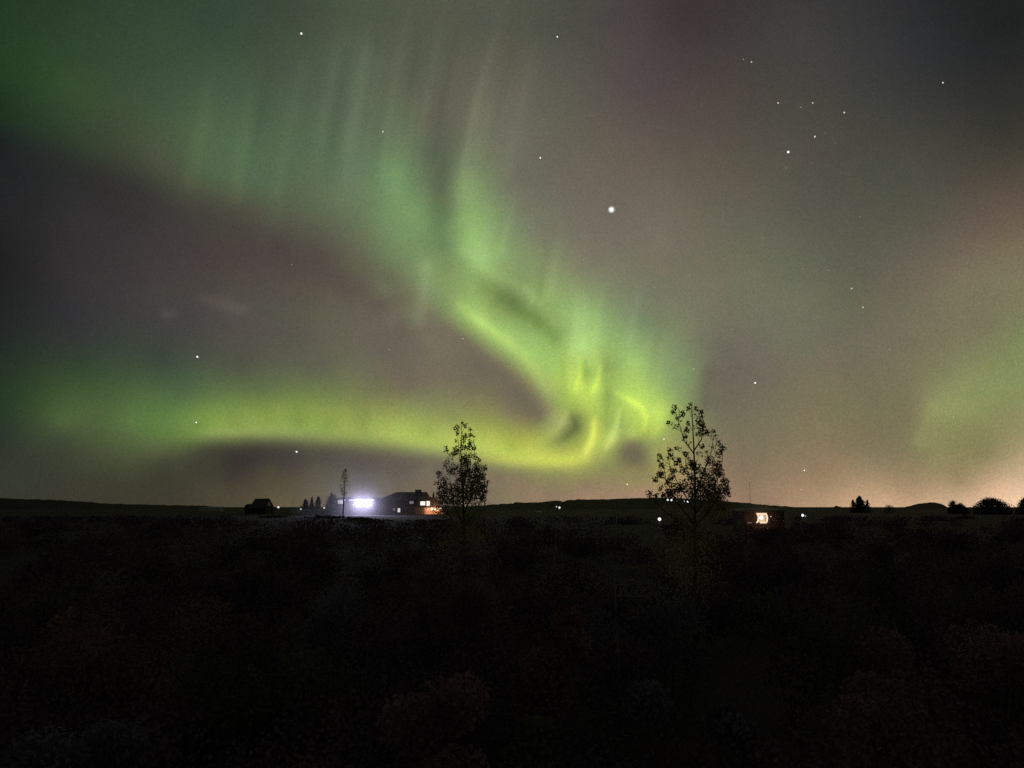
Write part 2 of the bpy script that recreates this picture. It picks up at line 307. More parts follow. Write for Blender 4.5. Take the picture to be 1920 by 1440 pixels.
# ---------------------------------------------------------------- ground and hills
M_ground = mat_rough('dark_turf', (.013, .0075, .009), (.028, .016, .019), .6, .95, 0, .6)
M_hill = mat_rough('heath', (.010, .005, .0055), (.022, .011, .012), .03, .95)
rr = np.concatenate([np.linspace(0.5, 40, 40), np.geomspace(42, 11900, 70)]); aa = np.radians(np.arange(0, 360, 1.5))
V = [(0, 0, ground_z(0, 0))] + [(r * math.sin(a), r * math.cos(a), ground_z(r * math.sin(a), r * math.cos(a))) for r in rr for a in aa]
nn = len(aa); F = [(0, 1 + (k + 1) % nn, 1 + k) for k in range(nn)]
for i in range(len(rr) - 1):
    for k in range(nn): F.append((1 + i*nn + k, 1 + i*nn + (k+1) % nn, 1 + (i+1)*nn + (k+1) % nn, 1 + (i+1)*nn + k))
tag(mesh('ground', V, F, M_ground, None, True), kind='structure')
SIL = [(-700,940),(-300,930),(0,934),(60,936),(120,938),(200,944),(300,947),(380,948),(430,951),(470,955),(560,955),(620,953),(700,951),(800,950),(870,950),(900,948),(935,945),(962,944),(966,941),(974,942),(1000,942),(1020,940.5),
       (1048,939),(1056,941),(1064,938),(1085,936),(1130,936.5),(1180,934),(1220,933),(1260,934),(1300,936),(1340,938),(1400,943),(1450,948),(1475,949),(1500,952),(1530,954),(1550,955),(1562,952),(1567,948),(1574,950),(1582,953),(1600,954),
       (1640,954),(1690,952),(1700,950),(1712,947),(1725,944),(1745,942),(1757,942),(1768,946),(1778,952),(1790,954),(1830,957),(1900,958),(1960,955),(2300,945),(2800,950)]
sx = [s[0] for s in SIL]; sy = [s[1] for s in SIL]
def hill(name, D, depth, sx, sy, x0, x1, step, jag, base_y=975):
    cols, V, F = [], [], []
    px = np.arange(x0, x1 + .1, step)
    prof = [(-0.30, 0.0), (-0.15, .45), (-.05, .85), (0, 1), (.15, .9), (.6, .5), (1.0, -.1)]
    for p in px:
        y = float(np.interp(p, sx, sy)) + jag * (noise.noise(Vector((p * .11, 5.5, D))) + .6 * noise.noise(Vector((p * .33, 1.5, D))))
        t = at(p, y, D); h = t.z
        for s_, k_ in prof:
            q = at(p, 950, D + depth * s_); zb = ground_z(q.x, q.y) - .6
            # keep the front slope below the sight line to the crest
            V.append((q.x, q.y, zb + (h - zb) * k_))
    m_ = len(prof)
    for i in range(len(px) - 1):
        for j in range(m_ - 1): F.append((i*m_+j, (i+1)*m_+j, (i+1)*m_+j+1, i*m_+j+1))
    return tag(mesh(name, V, F, M_hill, None, True), kind='structure')
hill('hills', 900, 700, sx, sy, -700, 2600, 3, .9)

# ---------------------------------------------------------------- leaves
def leaves(centres, sizes, flat=0.0):
    """one rhombic leaf at every centre, turned at random"""
    n_ = len(centres); a = rng.normal(size=(n_, 3)); a /= np.linalg.norm(a, axis=1, keepdims=True)
    b = rng.normal(size=(n_, 3)); b -= (a * b).sum(1, keepdims=True) * a; b /= np.linalg.norm(b, axis=1, keepdims=True)
    a = a * sizes[:, None] * .5; b = b * sizes[:, None] * .36
    V = np.stack([centres - a, centres + b, centres + a, centres - b], 1).reshape(-1, 3)
    return V, np.arange(4 * n_).reshape(-1, 4)
M_leafA = mat_rough('poplar_leaf', (.20, .20, .10), (.34, .32, .18), 1.2, .8, .55)
M_leafB = mat_rough('birch_leaf', (.22, .18, .10), (.38, .28, .18), 1.1, .8, .55)
M_bark = mat_rough('bark', (.05, .042, .032), (.13, .11, .09), 6, .9, 0, .4, (1, 1, .2))
M_pale_bark = mat_rough('pale_bark', (.09, .085, .085), (.19, .18, .18), 5, .8, 0, .3, (1, 1, .3))
M_dark_leaf = mat_rough('conifer_needles', (.015, .022, .012), (.04, .05, .03), .8, .9)
M_plum = mat_rough('plum_leaf', (.14, .07, .095), (.26, .14, .175), .9, .85, .3)
M_rust = mat_rough('rust_leaf', (.13, .065, .055), (.23, .125, .105), .9, .85, .3)
M_olive = mat_rough('olive_leaf', (.05, .055, .03), (.11, .11, .06), .9, .85, .3)
M_grey = mat_rough('grey_leaf', (.07, .068, .09), (.14, .135, .175), .9, .85, .3)

def bent(a, b, lift, nseg=5):
    a, b = Vector(a), Vector(b); mid = a.lerp(b, .5) + Vector((0, 0, -lift)); out = []
    for i in range(nseg + 1):
        t = i / nseg; out.append(a * (1 - t) ** 2 + mid * 2 * t * (1 - t) + b * t * t)
    return out
def big_tree(name, D, trunk_px, limbs_px, clumps, leaf, nk, mat, label, lower, twig_every=1):
    """broadleaf tree: trunk, forked limbs, a branch to every leaf clump; clumps (x, y, radius, thinness)"""
    u = D / 1442.0
    tp = [at(x, y, D) for x, y in trunk_px]; tp[0].z = ground_z(tp[0].x, tp[0].y) - .1
    root = thing(name, tp[0] + Vector((0, 0, .1)), label, 'tree')
    hs = [(p.z - tp[0].z) / (tp[-1].z - tp[0].z) for p in tp]
    MB().tube(tp, [.012 + .085 * (1 - h) ** .9 for h in hs], 8).build('trunk', M_bark, root, True)
    spine = []
    for i in range(len(tp) - 1):
        for t in np.linspace(0, 1, 12): spine.append(tp[i].lerp(tp[i + 1], float(t)))
    for pts in limbs_px:
        q = [at(x, y, D) + Vector((0, dy, 0)) for x, y, dy in pts]
        MB().tube(q, [.028 - .02 * i / (len(q) - 1) for i in range(len(q))], 5).build('limb', M_bark, root, True)
        for i in range(len(q) - 1):
            for t in np.linspace(0, 1, 8): spine.append(q[i].lerp(q[i + 1], float(t)))
    C, Sz = [], []
    for c in clumps:
        x, y, r = c[:3]; thin = c[3] if len(c) > 3 else 1.0
        dep = max(-1.5, min(1.5, rng.normal())) * (0.35 + abs(x - trunk_px[-1][0]) * 0 + r * u * .8)
        p = at(x, y, D + dep)
        best = min((s for s in spine if s.z < p.z - .12), key=lambda s: (s - p).length + max(0, .5 - (p.z - s.z)) * .6, default=spine[0])
        if (best - p).length > .1:
            MB().tube(bent(best, p + Vector((0, 0, r * u * .5)), .12), [.012, .010, .008, .007, .005, .003], 4).build('branch', M_bark, root)
            spine.append(p)
        k_ = max(3, int(nk * r * r * thin * (1.5 if y > 862 else 1.0)))
        q = np.clip(rng.normal(size=(k_, 3)), -1.7, 1.7) * np.array([.56, .65, .58]) * r * u + np.array(p)
        C.append(q); Sz.append(rng.uniform(.65, 1.15, k_) * leaf)
    for c, s_, k_ in lower:
        q = rng.normal(size=(k_, 3)); q = q / np.linalg.norm(q, axis=1, keepdims=True) * (rng.random((k_, 1)) ** .5) * (1 + .25 * np.sin(q[:, :1] * 5 + q[:, 2:] * 4)) * np.array(s_) * .62 + np.array(c); C.append(q); Sz.append(rng.uniform(.7, 1.1, k_) * leaf)
    C = np.vstack(C); Sz = np.concatenate(Sz)
    V, F = leaves(C, Sz); mesh('crown', V, F, mat, root)
    return root
def grow(p, base, top, n): return [(base[0] + (top[0] - base[0]) * i / n, base[1] + (top[1] - base[1]) * i / n) for i in range(n + 1)]

clA = [(867,792,2.5),(858,802,5.5),(852,805,3),(872,798,4),(882,805,3.5),(889,819,2),(873,818,6.5),(883,815,4),(855,827,3.5),(858,812,4),(868,827,5),(882,830,6),(855,843,7),(868,840,6),(878,838,6.5),(888,840,5.5),
       (837,838,3.5),(838,845,3),(833,846,2),(847,852,6,.5),(855,850,5),(873,857,8),(888,855,6),(897,862,5),(908,877,5),(873,868,10),(895,877,9),(873,887,12),(893,893,13),(903,910,11),(883,910,15),(863,902,10),(863,920,12),(880,930,15),
       (897,923,12),(906,933,7),(825,890,6,.5),(833,902,8,.8),(820,887,4,.6),(835,873,7,.35),(847,883,10,.4),(830,915,10,.8),(847,918,12,.9),(826,930,9,.8),(838,937,12),(858,938,12),(818,905,5,.4),(843,865,7,.3),(855,880,9,.6),(905,893,6),(915,903,3,.7),(911,922,4),
       (850,960,20,.5),(880,965,22,.5),(905,955,14,.5),(825,955,14,.5)]
baseA = at(870, 1150, 40)
big_tree('poplar_tree', 40, [(868,1160),(869,1060),(869,960),(868,900),(864,850),(866,792)],
         [[(869,985,0),(850,945,.2),(843,900,.3),(838,842,.4)],[(869,965,0),(885,930,-.2),(893,885,-.3),(890,835,-.3)],[(868,930,0),(862,870,.2),(857,806,.2)],[(869,1010,0),(840,960,-.3),(825,915,-.5),(822,886,-.5)],[(868,920,0),(878,870,.1),(881,806,.2)],[(869,990,0),(897,950,.3),(908,910,.4),(908,876,.4)]],
         clA, .10, 1.95, M_leafA, 'tall leafy poplar standing beside the house with lit windows',
         [((baseA.x, 40, 4.2), (2.2, 1.8, 2.0), 3500), ((baseA.x - .2, 39.6, 2.8), (2.4, 2.0, 1.6), 1500)])
clB = [(1266,765,5.5),(1262,773,4.5),(1279,776,6),(1295,759,3.5),(1290,766,4),(1304,766,4.5),(1314,775,6.5),(1312,789,7),(1316,802,8.5),(1311,812,6,.7),(1324,811,6.5),(1337,811,7,.35),(1343,818,4,.5),(1347,829,5),(1353,839,6.5),(1347,852,6),(1254,794,4.5),(1267,798,6,.4),(1272,786,5,.5),
       (1291,794,4),(1287,807,6),(1284,820,5),(1291,832,4,.5),(1316,837,5),(1312,852,6,.4),(1238,856,5),(1235,864,3),(1240,874,5.5),(1238,889,7),(1229,899,5),(1256,844,4.5),(1258,856,6),(1267,840,3.5),(1271,866,7.5),(1285,852,6),(1262,881,7,.7),(1297,870,8),(1304,879,9),(1283,881,8,.8),
       (1332,864,9,.6),(1345,872,8),(1349,887,8),(1320,887,10,.8),(1332,903,12,.9),(1312,907,12,.8),(1359,903,7),(1361,918,7),(1367,926,5),(1347,922,14),(1324,924,14),(1300,926,13,.8),(1285,911,12,.6),(1269,918,11,.8),(1256,926,9),(1254,905,8,.6),(1238,914,6,.4),(1217,926,6,.6),(1230,929,5,.6),(1245,930,7,.8),
       (1292,860,5,.5),(1275,842,4,.5),(1303,778,4,.4),(1300,800,4,.2),(1335,840,6,.25),(1325,850,6,.3),(1338,885,7,.7),(1260,895,6,.6),(1296,895,8,.5),(1340,935,12,.9),(1312,936,10,.5),(1272,940,9,.5),(1330,955,24,.4),(1300,975,22,.4),(1258,965,16,.4),(1355,950,12,.5)]
baseB = at(1302, 1180, 30)
big_tree('aspen_tree', 30, [(1304,1238),(1304,1120),(1303,1000),(1303,900),(1301,842),(1299,800),(1297,762)],
         [[(1302,852,0),(1284,826,.1),(1276,795,.2),(1267,768,.2)],[(1301,845,0),(1314,825,-.1),(1318,800,-.1),(1315,775,-.1)],[(1303,960,0),(1280,915,.3),(1262,880,.5),(1257,845,.5)],[(1303,985,0),(1262,935,-.2),(1245,900,-.4),(1238,858,-.4)],
          [(1303,930,0),(1322,885,.2),(1338,845,.3),(1342,815,.3)],[(1303,965,0),(1332,920,-.3),(1348,880,-.4),(1350,838,-.4)],[(1303,990,0),(1338,950,.3),(1358,920,.4)],[(1303,920,0),(1290,880,.2),(1285,848,.2)],[(1303,1000,0),(1250,960,.3),(1219,927,.4)]],
         clB, .090, 1.65, M_leafB, 'tallest tree, loose crown of small leaves, small village lights behind its foot',
         [((baseB.x, 30, 4.6), (2.0, 1.6, 1.6), 1500), ((baseB.x, 30, 3.4), (1.8, 1.6, 1.6), 700)])

def small_tree(name, px, top, D, wpx, label, cat='tree', shape='oval', mat=M_dark_leaf, dens=1.0, leaf=.35, low=None, group=None, lean=0.0, solid=0.35):
    """tree or bush far off: trunk, a few branches, crown of leaves filling oval / cone / column"""
    c = at(px, top, D); gz = ground_z(c.x, c.y); u = D / 1442.0; H = c.z - gz; W = wpx * u / 2; dens = dens * 2.6
    z0 = gz + (H * low if low is not None else 0.15 * H)
    root = thing(name, (c.x, c.y, gz), label, cat, group)
    MB().tube([(c.x, c.y, gz - .2), (c.x + lean * .5, c.y, gz + H * .5), (c.x + lean, c.y, gz + H * .97)], [max(.05, .016 * H), .010 * H + .02, .015], 6).build('trunk' if cat == 'tree' else 'stem', M_bark, root)
    k_ = int(420 * dens * max(1, W * (H) / 8) ** .7)
    t = rng.random(k_) ** (.75 if shape == 'cone' else 1.0); th = rng.random(k_) * 2 * np.pi; rad = np.sqrt(rng.random(k_)) 
    if shape == 'cone': prof = (1 - t) * (0.8 + .35 * np.sin(t * 40)) + .03
    elif shape == 'ragged': prof = (1 - t) ** .6 * (.7 + .45 * np.sin(th * 2 + px) ** 2 + .25 * np.sin(t * 23 + th * 3))
    elif shape == 'column': prof = np.clip(np.sin(np.pi * np.clip(t * .93 + .08, 0, 1)) ** .7, 0, 1) * (.75 + .3 * np.sin(th * 3 + t * 9))
    else: prof = np.sqrt(np.clip(1 - t ** 2, 0, 1)) * .95 + .05
    lump = 1 + .28 * np.array([noise.noise(Vector((math.cos(a) * 1.7, math.sin(a) * 1.7, b * 3 + px))) for a, b in zip(th, t)])
    if shape in ('oval', 'ragged'): lump = lump * (1 + .14 * rng.normal(size=k_))
    z = z0 + (c.z - z0) * t * (1 + .10 * np.sin(th * 5 + px * 1.7) * (shape == 'oval') + .06 * rng.normal(size=k_) * (shape == 'oval'))
    Q = np.stack([c.x + np.cos(th) * rad * prof * W * lump + lean * t, c.y + np.sin(th) * rad * prof * W * lump, z], 1)
    V, F = leaves(Q, rng.uniform(.6, 1.1, k_) * leaf); mesh('crown' if cat == 'tree' else 'foliage', V, F, mat, root)
    return root
small_tree('conifer_tree', 573, 936, 300, 15, 'roundest of three conifers behind the low pale wall', shape='column', dens=1.1, leaf=.5, group='conifers behind the low wall')
small_tree('conifer_tree', 585, 932, 290, 15, 'darkest pointed conifer, middle of three behind the low pale wall', shape='cone', dens=1.6, leaf=.5, group='conifers behind the low wall')
small_tree('conifer_tree', 597, 930.5, 300, 13, 'conifer nearest the floodlit farm building, last of three behind the low wall', shape='column', dens=1.2, leaf=.5, group='conifers behind the low wall')
small_tree('conifer_tree', 813, 922.5, 259, 16, 'small pointed conifer at the end of the house with the lit porch', shape='cone', dens=2.2, leaf=.35)
small_tree('thin_tree', 646, 879, 215, 27, 'tall sparse tree rising in front of the floodlit farm building', shape='column', mat=M_leafA, dens=.60, leaf=.30, low=.42, lean=.3)
small_tree('dark_tree', 1611, 930, 320, 24, 'clump topped dark tree alone on the skyline under the orange glow', shape='ragged', dens=2.2, leaf=.6, low=.0)
small_tree('dark_tree', 1599, 937, 318, 16, 'short thin tree close against the dark skyline tree, away from town', shape='ragged', dens=.7, leaf=.45, low=0)
small_tree('dark_tree', 1626, 937, 322, 13, 'slim low tree on the town side of the dark skyline tree', shape='ragged', dens=.7, leaf=.45, low=0)
small_tree('bush', 1666, 947, 300, 22, 'tiny faint bush on the skyline between spruces and rounded mound', 'shrub', 'oval', dens=.4, leaf=.4, low=.0)
small_tree('bush', 1786, 941.5, 260, 20, 'small two topped bush beside the rounded dark mound', 'shrub', 'oval', dens=1.6, leaf=.4, low=.0)
small_tree('bush', 1800, 946, 262, 28, 'low round bush between the mound and the widest bush', 'shrub', 'oval', dens=2, leaf=.4, low=.0)
small_tree('bush', 1858, 937, 250, 66, 'widest domed bush on the skyline under the orange glow', 'shrub', 'oval', dens=3.2, leaf=.42, low=.0)
small_tree('bush', 1922, 936, 250, 30, 'dark bush cut off by the edge beside the brightest orange glow', 'shrub', 'oval', dens=3, leaf=.42, low=.0)
small_tree('bush', 623, 930, 226, 30, 'dark bush at the unlit end of the floodlit farm building', 'shrub', 'oval', dens=1.6, leaf=.4, low=0)

# ---------------------------------------------------------------- buildings
M_wallD = mat_rough('tarred_boards', (.03, .026, .024), (.06, .05, .045), 2.0, .85, 0, .3, (4, 4, .5))
M_roofD = mat_rough('dark_roof_sheet', (.025, .024, .028), (.05, .048, .055), 1.5, .6, 0, .2, (5, .4, 1))
M_red = mat_rough('red_brown_boards', (.12, .035, .025), (.2, .07, .05), 2.0, .7, 0, .2, (.5, .5, 6))
M_white = mat_rough('white_paint', (.6, .6, .58), (.75, .75, .72), 2.5, .5)
M_conc = mat_rough('concrete', (.28, .28, .27), (.42, .41, .40), 1.5, .85, 0, .2)
M_metal = mat_rough('galvanised', (.2, .2, .21), (.3, .3, .31), 3, .45)
W_cool = mat_emit('cool_window_light', (.80, .80, .84), .75, .35, 1.6)
W_dim = mat_emit('dim_window_light', (.55, .52, .62), .38, .5, 3)
W_warm = mat_emit('warm_window_light', (1, .90, .74), 1.6, .25, 1.5)
W_porch = mat_emit('porch_lamp', (1, .72, .50), 2.6)
T_tube = mat_emit('tube_lamp', (.86, .80, .98), .7)
F_lamp = mat_emit('floodlight_glass', (.95, .95, 1), 5.0)
def slab(D, x0, x1, y0, y1, depth, off=0.0):
    """box whose front face spans the photo rectangle x0..x1, y0..y1 at distance D"""
    a, b = at(x0, y1, D + off), at(x1, y0, D + off); return a.x, b.x, D + off, D + off + depth, a.z, b.z
def window(parent, D, x0, x1, y0, y1, glow, frame=M_white, bars=1, off=-.06, fw=.07):
    X0, X1, Y0, Y1, Z0, Z1 = slab(D, x0, x1, y0, y1, .05, off)
    f = MB(); f.box(X0 - fw, X0, Y0 - .03, Y1, Z0 - fw, Z1 + fw); f.box(X1, X1 + fw, Y0 - .03, Y1, Z0 - fw, Z1 + fw)
    f.box(X0, X1, Y0 - .03, Y1, Z1, Z1 + fw); f.box(X0, X1, Y0 - .06, Y1, Z0 - fw, Z0)
    for i in range(bars):
        x = X0 + (X1 - X0) * (i + 1) / (bars + 1); f.box(x - fw * .4, x + fw * .4, Y0 - .02, Y1 - .01, Z0, Z1)
    w = f.build('window', frame, parent)
    MB().box(X0, X1, Y0 + .025, Y0 + .045, Z0, Z1).build('pane', glow, w)
    return w
def light(name, kind, loc, power, colour, parent=None, **kw):
    l = bpy.data.lights.new(name, kind); l.energy = power; l.color = colour
    for a, b in kw.items(): setattr(l, a, b)
    o = bpy.data.objects.new(name, l); o.location = loc; col.objects.link(o)
    if parent is not None: o.parent = parent; o.location = Vector(loc) - parent.location
    return o
def gable_roof(X0, X1, Y0, Y1, Ze, Zr, hip=0.0, over=.4, t=.18):
    """pitched roof with ridge along x; hip = inset of the ridge ends"""
    X0 -= over; X1 += over; Y0 -= over; Y1 += over; ym = (Y0 + Y1) / 2; m_ = MB(); h0, h1 = hip if isinstance(hip, tuple) else (hip, hip)
    V = [(X0,Y0,Ze),(X1,Y0,Ze),(X1,Y1,Ze),(X0,Y1,Ze),(X0+h0,ym,Zr),(X1-h1,ym,Zr)]; V += [(x, y, z - t) for x, y, z in V[:4]]
    return m_.add(V, [(0,1,5,4),(2,3,4,5),(1,2,5),(3,0,4),(0,6,7,1),(1,7,8,2),(2,8,9,3),(3,9,6,0),(6,9,8,7)])

# floodlit farm building
D = 230.0; a = at(632, 936, D); b = at(704, 936, D); gz = ground_z(a.x + 5, D) - .3
farm = thing('farm_building', ((a.x + b.x) / 2, D, gz), 'long low farm building with two blinding white floodlights under its eaves', 'building')
MB().box(a.x, b.x, D, D + 9, gz, a.z + .02).build('wall', M_wallD, farm)
gable_roof(a.x, b.x, D, D + 9, a.z + .2, a.z + .75, 1.0, .35).build('roof', M_roofD, farm)
window(farm, D, 633.5, 642.5, 937.5, 944.5, W_cool, bars=2)
window(farm, D, 644, 647.5, 936.8, 938.6, W_cool, bars=0, fw=.04)
x0, x1, y0, y1, z0, z1 = slab(D, 654, 701, 936.4, 939.4, .1, -.12)
MB().box(x0, x1, y0, y1, z0, z1).build('tube_light', T_tube, farm)
for px, py, r in ((673.5, 942.5, .5), (692.5, 942.5, .46)):
    p = at(px, py, D - .9); k_ = MB(); k_.box(p.x - r - .08, p.x + r + .08, p.y, p.y + .25, p.z - r * .75 - .08, p.z + r * .75 + .08)
    k_.tube([(p.x, p.y + .2, p.z), (p.x, D + .02, p.z + .1)], .05, 5)
    fl = k_.build('floodlight', M_metal, farm)
    MB().box(p.x - r, p.x + r, p.y - .012, p.y - .002, p.z - r * .75, p.z + r * .75).build('glass', F_lamp, fl)
    s_ = light('floodlight_beam', 'SPOT', (p.x, p.y - .15, p.z), 10000, (.74, .71, 1.0), farm, spot_size=math.radians(150), spot_blend=.6, shadow_soft_size=.25)
    s_.rotation_euler = (math.radians(-80), 0, 0)
# thin pole behind the farm building
def pole(name, px, top, D, r, label, cat, arm=0.0):
    c = at(px, top, D); gz = ground_z(c.x, D)
    t = thing(name, (c.x, D, gz), label, cat)
    MB().tube([(c.x, D, gz - .2), (c.x, D, c.z)], [r, r * .6], 6).build('pole', M_wallD, t)
    MB().ball((c.x, D, c.z), r * 1.4, 6, 4).build('finial', M_wallD, t)
    if arm: MB().box(c.x - arm, c.x + arm, D - .05, D + .05, c.z - .9, c.z - .78).build('crossarm', M_wallD, t)
    return t
pole('flag_pole', 681, 905, 238, .07, 'thin bare pole rising behind the two floodlights', 'pole')
pole('mast', 1405, 905, 190, .045, 'thin dark mast on the hillside above the small lit window', 'mast')

# house with hip roof, chimney and porch
D = 250.0; a = at(712, 937.5, D); b = at(821, 938.5, D); gz = ground_z(a.x, D) - .4; G = (a.x + b.x) / 2
house = thing('house', (G, D, gz), 'two storey house with hip roof, square chimney and glowing orange porch', 'house')
xm = at(800, 938, D).x; zc = a.z
MB().box(a.x, xm, D, D + 11, gz, zc).build('wall', M_wallD, house)
MB().box(xm, b.x, D + 1.5, D + 9, gz, zc - .1).build('wing_wall', M_red, house)
gable_roof(a.x, xm, D, D + 11, zc, at(0, 922.6, D + 5.5).z, (5.2, 1.2), .6).build('roof', M_roofD, house)
gable_roof(xm + .3, b.x, D + 1.5, D + 9, zc - .25, at(0, 930, D + 5).z, (0.0, 4.0), .4).build('wing_roof', M_roofD, house)
x0, x1, y0, y1, z0, z1 = slab(D + 4, 778, 789, 918, 935, 2.2)
MB().box(x0, x1, y0, y1, z0, z1).box(x0 - .08, x1 + .08, y0 - .08, y1 + .08, z1 - .2, z1 - .05).build('chimney', M_wallD, house)
window(house, D, 768.2, 775.4, 939.8, 944.6, W_dim, M_wallD, 1)
window(house, D, 788.2, 797.4, 940.2, 947.4, W_warm, M_wallD, 0)
x0, x1, y0, y1, z0, z1 = slab(D, 800.2, 806, 939.4, 948.8, .05, -.06)
window(house, D, 799.6, 805.8, 939.6, 948.6, W_warm, M_wallD, 0, fw=.05)
window(house, D, 737.2, 740.6, 953.4, 957.2, W_dim, M_wallD, 0)
window(house, D, 745.6, 750.4, 953.0, 960.4, mat_emit('stair_window_light', (.9, .86, .92), 1.0, .4, 2), M_wallD, 0)
# porch: roof slab, floor, posts, rail, lamps
X0, X1, Y0, Y1, Z0, Z1 = slab(D, 788, 829, 950.6, 952.0, 3.6, -3.6)
MB().box(X0, X1, Y0, Y1, Z0, Z1).build('porch_roof', M_red, house)
fz = at(0, 964.5, D).z; MB().box(X0, X1, Y0, Y1, fz - .2, fz).build('porch_floor', M_red, house)
MB().box(X0 + 1, X1, D - .05, D + 1.3, fz, Z0).build('porch_wall', mat_rough('pine_boards', (.45, .22, .12), (.6, .32, .2), 2, .6), house)
for px in (800, 805.6, 813, 820.5, 828):
    c = at(px, 955, D - 3.4); MB().box(c.x - .11, c.x + .11, D - 3.5, D - 3.28, fz, Z0).build('porch_post', M_white if px < 810 else M_red, house)
MB().box(X0, X1, D - 3.45, D - 3.39, fz + .85, fz + .93).build('porch_rail', M_red, house)
for px, py, r in ((809.5, 954.4, .42), (815.5, 954.6, .36), (821, 956, .24), (825.2, 953.6, .40)):
    p = at(px, py, D - 3.7); lp = MB().ball(p, r, 10, 8).build('porch_light', W_porch, house, True)
light('porch_bulb', 'POINT', at(803, 954.5, D - 2.6), 420, (1, .52, .28), house, shadow_soft_size=.2)
light('porch_bulb', 'POINT', at(816, 955, D - 4.6), 520, (1, .50, .26), house, shadow_soft_size=.3)

# cabin with steep roof and pale gable
D = 280.0; a = at(468, 946, D); b = at(500, 946, D); gz = ground_z(a.x, D) - .5
cabin = thing('cabin', ((a.x + b.x) / 2, D, gz), 'small dark cabin with steep roof and pale gable, alone on the plain', 'cabin')
zr = at(0, 934.2, D).z; ze = at(0, 951, D).z; zl = at(0, 945.5, D).z
# ridge runs across, gable end turned towards the floodlights
R = [at(478, 935.2, D + 1), at(505, 934.2, D - 1)]; fl = [at(467, 952, D - 3), at(499, 952, D - 5)]; bk = [at(474, 952, D + 6), at(515, 952.5, D + 4)]
m_ = MB(); m_.add([fl[0], fl[1], R[1], R[0]], [(0,1,2,3)]); m_.add([bk[0], bk[1], R[1], R[0]], [(3,2,1,0)])
m_.add([v - Vector((0, 0, .2)) for v in (fl[0], fl[1], R[1], R[0])], [(3,2,1,0)]); m_.add([v - Vector((0, 0, .2)) for v in (bk[0], bk[1], R[1], R[0])], [(0,1,2,3)])
m_.build('roof', M_roofD, cabin)
V = [fl[1] + Vector((-.1, 0, -.2)), bk[1] + Vector((-.1, 0, -.2)), R[1] + Vector((-.1, 0, -.25))]
MB().add(V + [Vector((v.x, v.y, gz)) for v in V[:2]] + [v + Vector((-.2, 0, 0)) for v in V], [(0,1,2),(0,3,4,1),(7,6,5)]).build('gable_wall', M_wallD, cabin)
gt = [at(500.5, 949, D - 3.2), at(508, 948, D - 2.6), at(505, 940, D - 2.6)]
MB().add(gt + [v + Vector((0, .1, 0)) for v in gt], [(0,1,2),(5,4,3),(0,3,4,1),(1,4,5,2),(2,5,3,0)]).build('gable_panel', M_white, cabin)
MB().box(fl[0].x + .3, fl[1].x - .4, D - 2.6, D + 4, gz, ze).build('wall', M_wallD, cabin)
X0, X1, Y0, Y1, Z0, Z1 = slab(D, 458, 471, 946.5, 962, 5, -1)
gable_roof(X0, X1, Y0, Y1, Z1 - .3, Z1 + .35, 0.3, .1).box(X0, X1, Y0, Y1, gz, Z1 - .3).build('lean_to', M_wallD, cabin)

# pale sheds and low wall
def shed(px0, px1, top, D, label, mat, hgt, name='shed'):
    a = at(px0, top, D); b = at(px1, top, D); gz = ground_z(a.x, D) - .3
    t = thing(name, ((a.x + b.x) / 2, D, gz), label, 'shed')
    MB().box(a.x, b.x, D, D + 6, gz, a.z - hgt * .3).build('wall', mat, t)
    gable_roof(a.x, b.x, D, D + 6, a.z - hgt * .28, a.z, .4, .2).build('roof', mat, t)
shed(374, 412, 951.2, 420, 'low pale shed below the hill, off beyond the lone cabin', M_conc, 1.4)
shed(1004, 1018, 958.5, 300, 'faint pale shed in the dark fields below the hill', M_conc, 1.2)
D = 236.0; a = at(548, 956.2, D); b = at(612, 954.2, D); gz = ground_z(a.x, D) - .3
lw = thing('low_wall', ((a.x + b.x) / 2, D, gz), 'low pale wall running from the cabin towards the floodlit building', 'wall')
MB().box(a.x, b.x, D, D + .3, gz, at(0, 955.0, D).z).build('wall_body', M_conc, lw)
MB().box(a.x - .05, b.x + .05, D - .05, D + .35, at(0, 955.0, D).z, at(0, 954.4, D).z).build('coping', M_white, lw)

# house with the bright bay window
D = 130.0; a = at(1395, 957, D); b = at(1470, 957, D); gz = ground_z((a.x + b.x) / 2, D) - .3
bay = thing('dark_house', ((a.x + b.x) / 2, D, gz), 'unlit dark house with one bright square bay window', 'house')
MB().box(a.x, b.x, D, D + 7, gz, a.z).build('wall', mat_rough('brown_boards', (.03, .014, .010), (.055, .025, .018), 2, .8, 0, .2, (.4, .4, 7)), bay)
gable_roof(a.x, b.x, D, D + 7, a.z + .02, a.z + .42, 1.2, .3).build('roof', M_roofD, bay)
wl, wr = at(1417.6, 961.8, D - .05), at(1438.6, 981.2, D - .05); zt, zb = wl.z, wr.z; xl, xr = wl.x, wr.x; y = D - .05
M_curt = mat_emit('lit_curtain', (1, .72, .48), 1.15, .2, 3); M_room = mat_emit('lit_room_wall', (1, .70, .42), .78, .3, 2.2); M_bulb = mat_emit('room_lamp', (1, .93, .76), 2.4)
fr = MB(); w_ = .36
zc_ = (zt + zb) / 2
fr.add([(xl - .12, y - .35, zt), (xl + .30, y - .35, zt), (xl + .34, y - .35, zc_), (xl + .30, y - .35, zb + .35), (xl - .05, y - .35, zb + .02), (xl - .2, y - .35, zb + .12), (xl + .02, y - .35, zb + .4), (xl + .14, y - .35, zc_), (xl + .06, y - .35, zt - .4)], [(0,8,2,1),(8,7,2),(7,6,3,2),(6,5,4,3)])
fr.box(xl + .1, xr - .15, y - .42, y - .30, zt - w_ * .7, zt)
fr.box(xl + w_ * 1.25, xr - .2, y - .42, y - .30, zb, zb + w_ * .75)
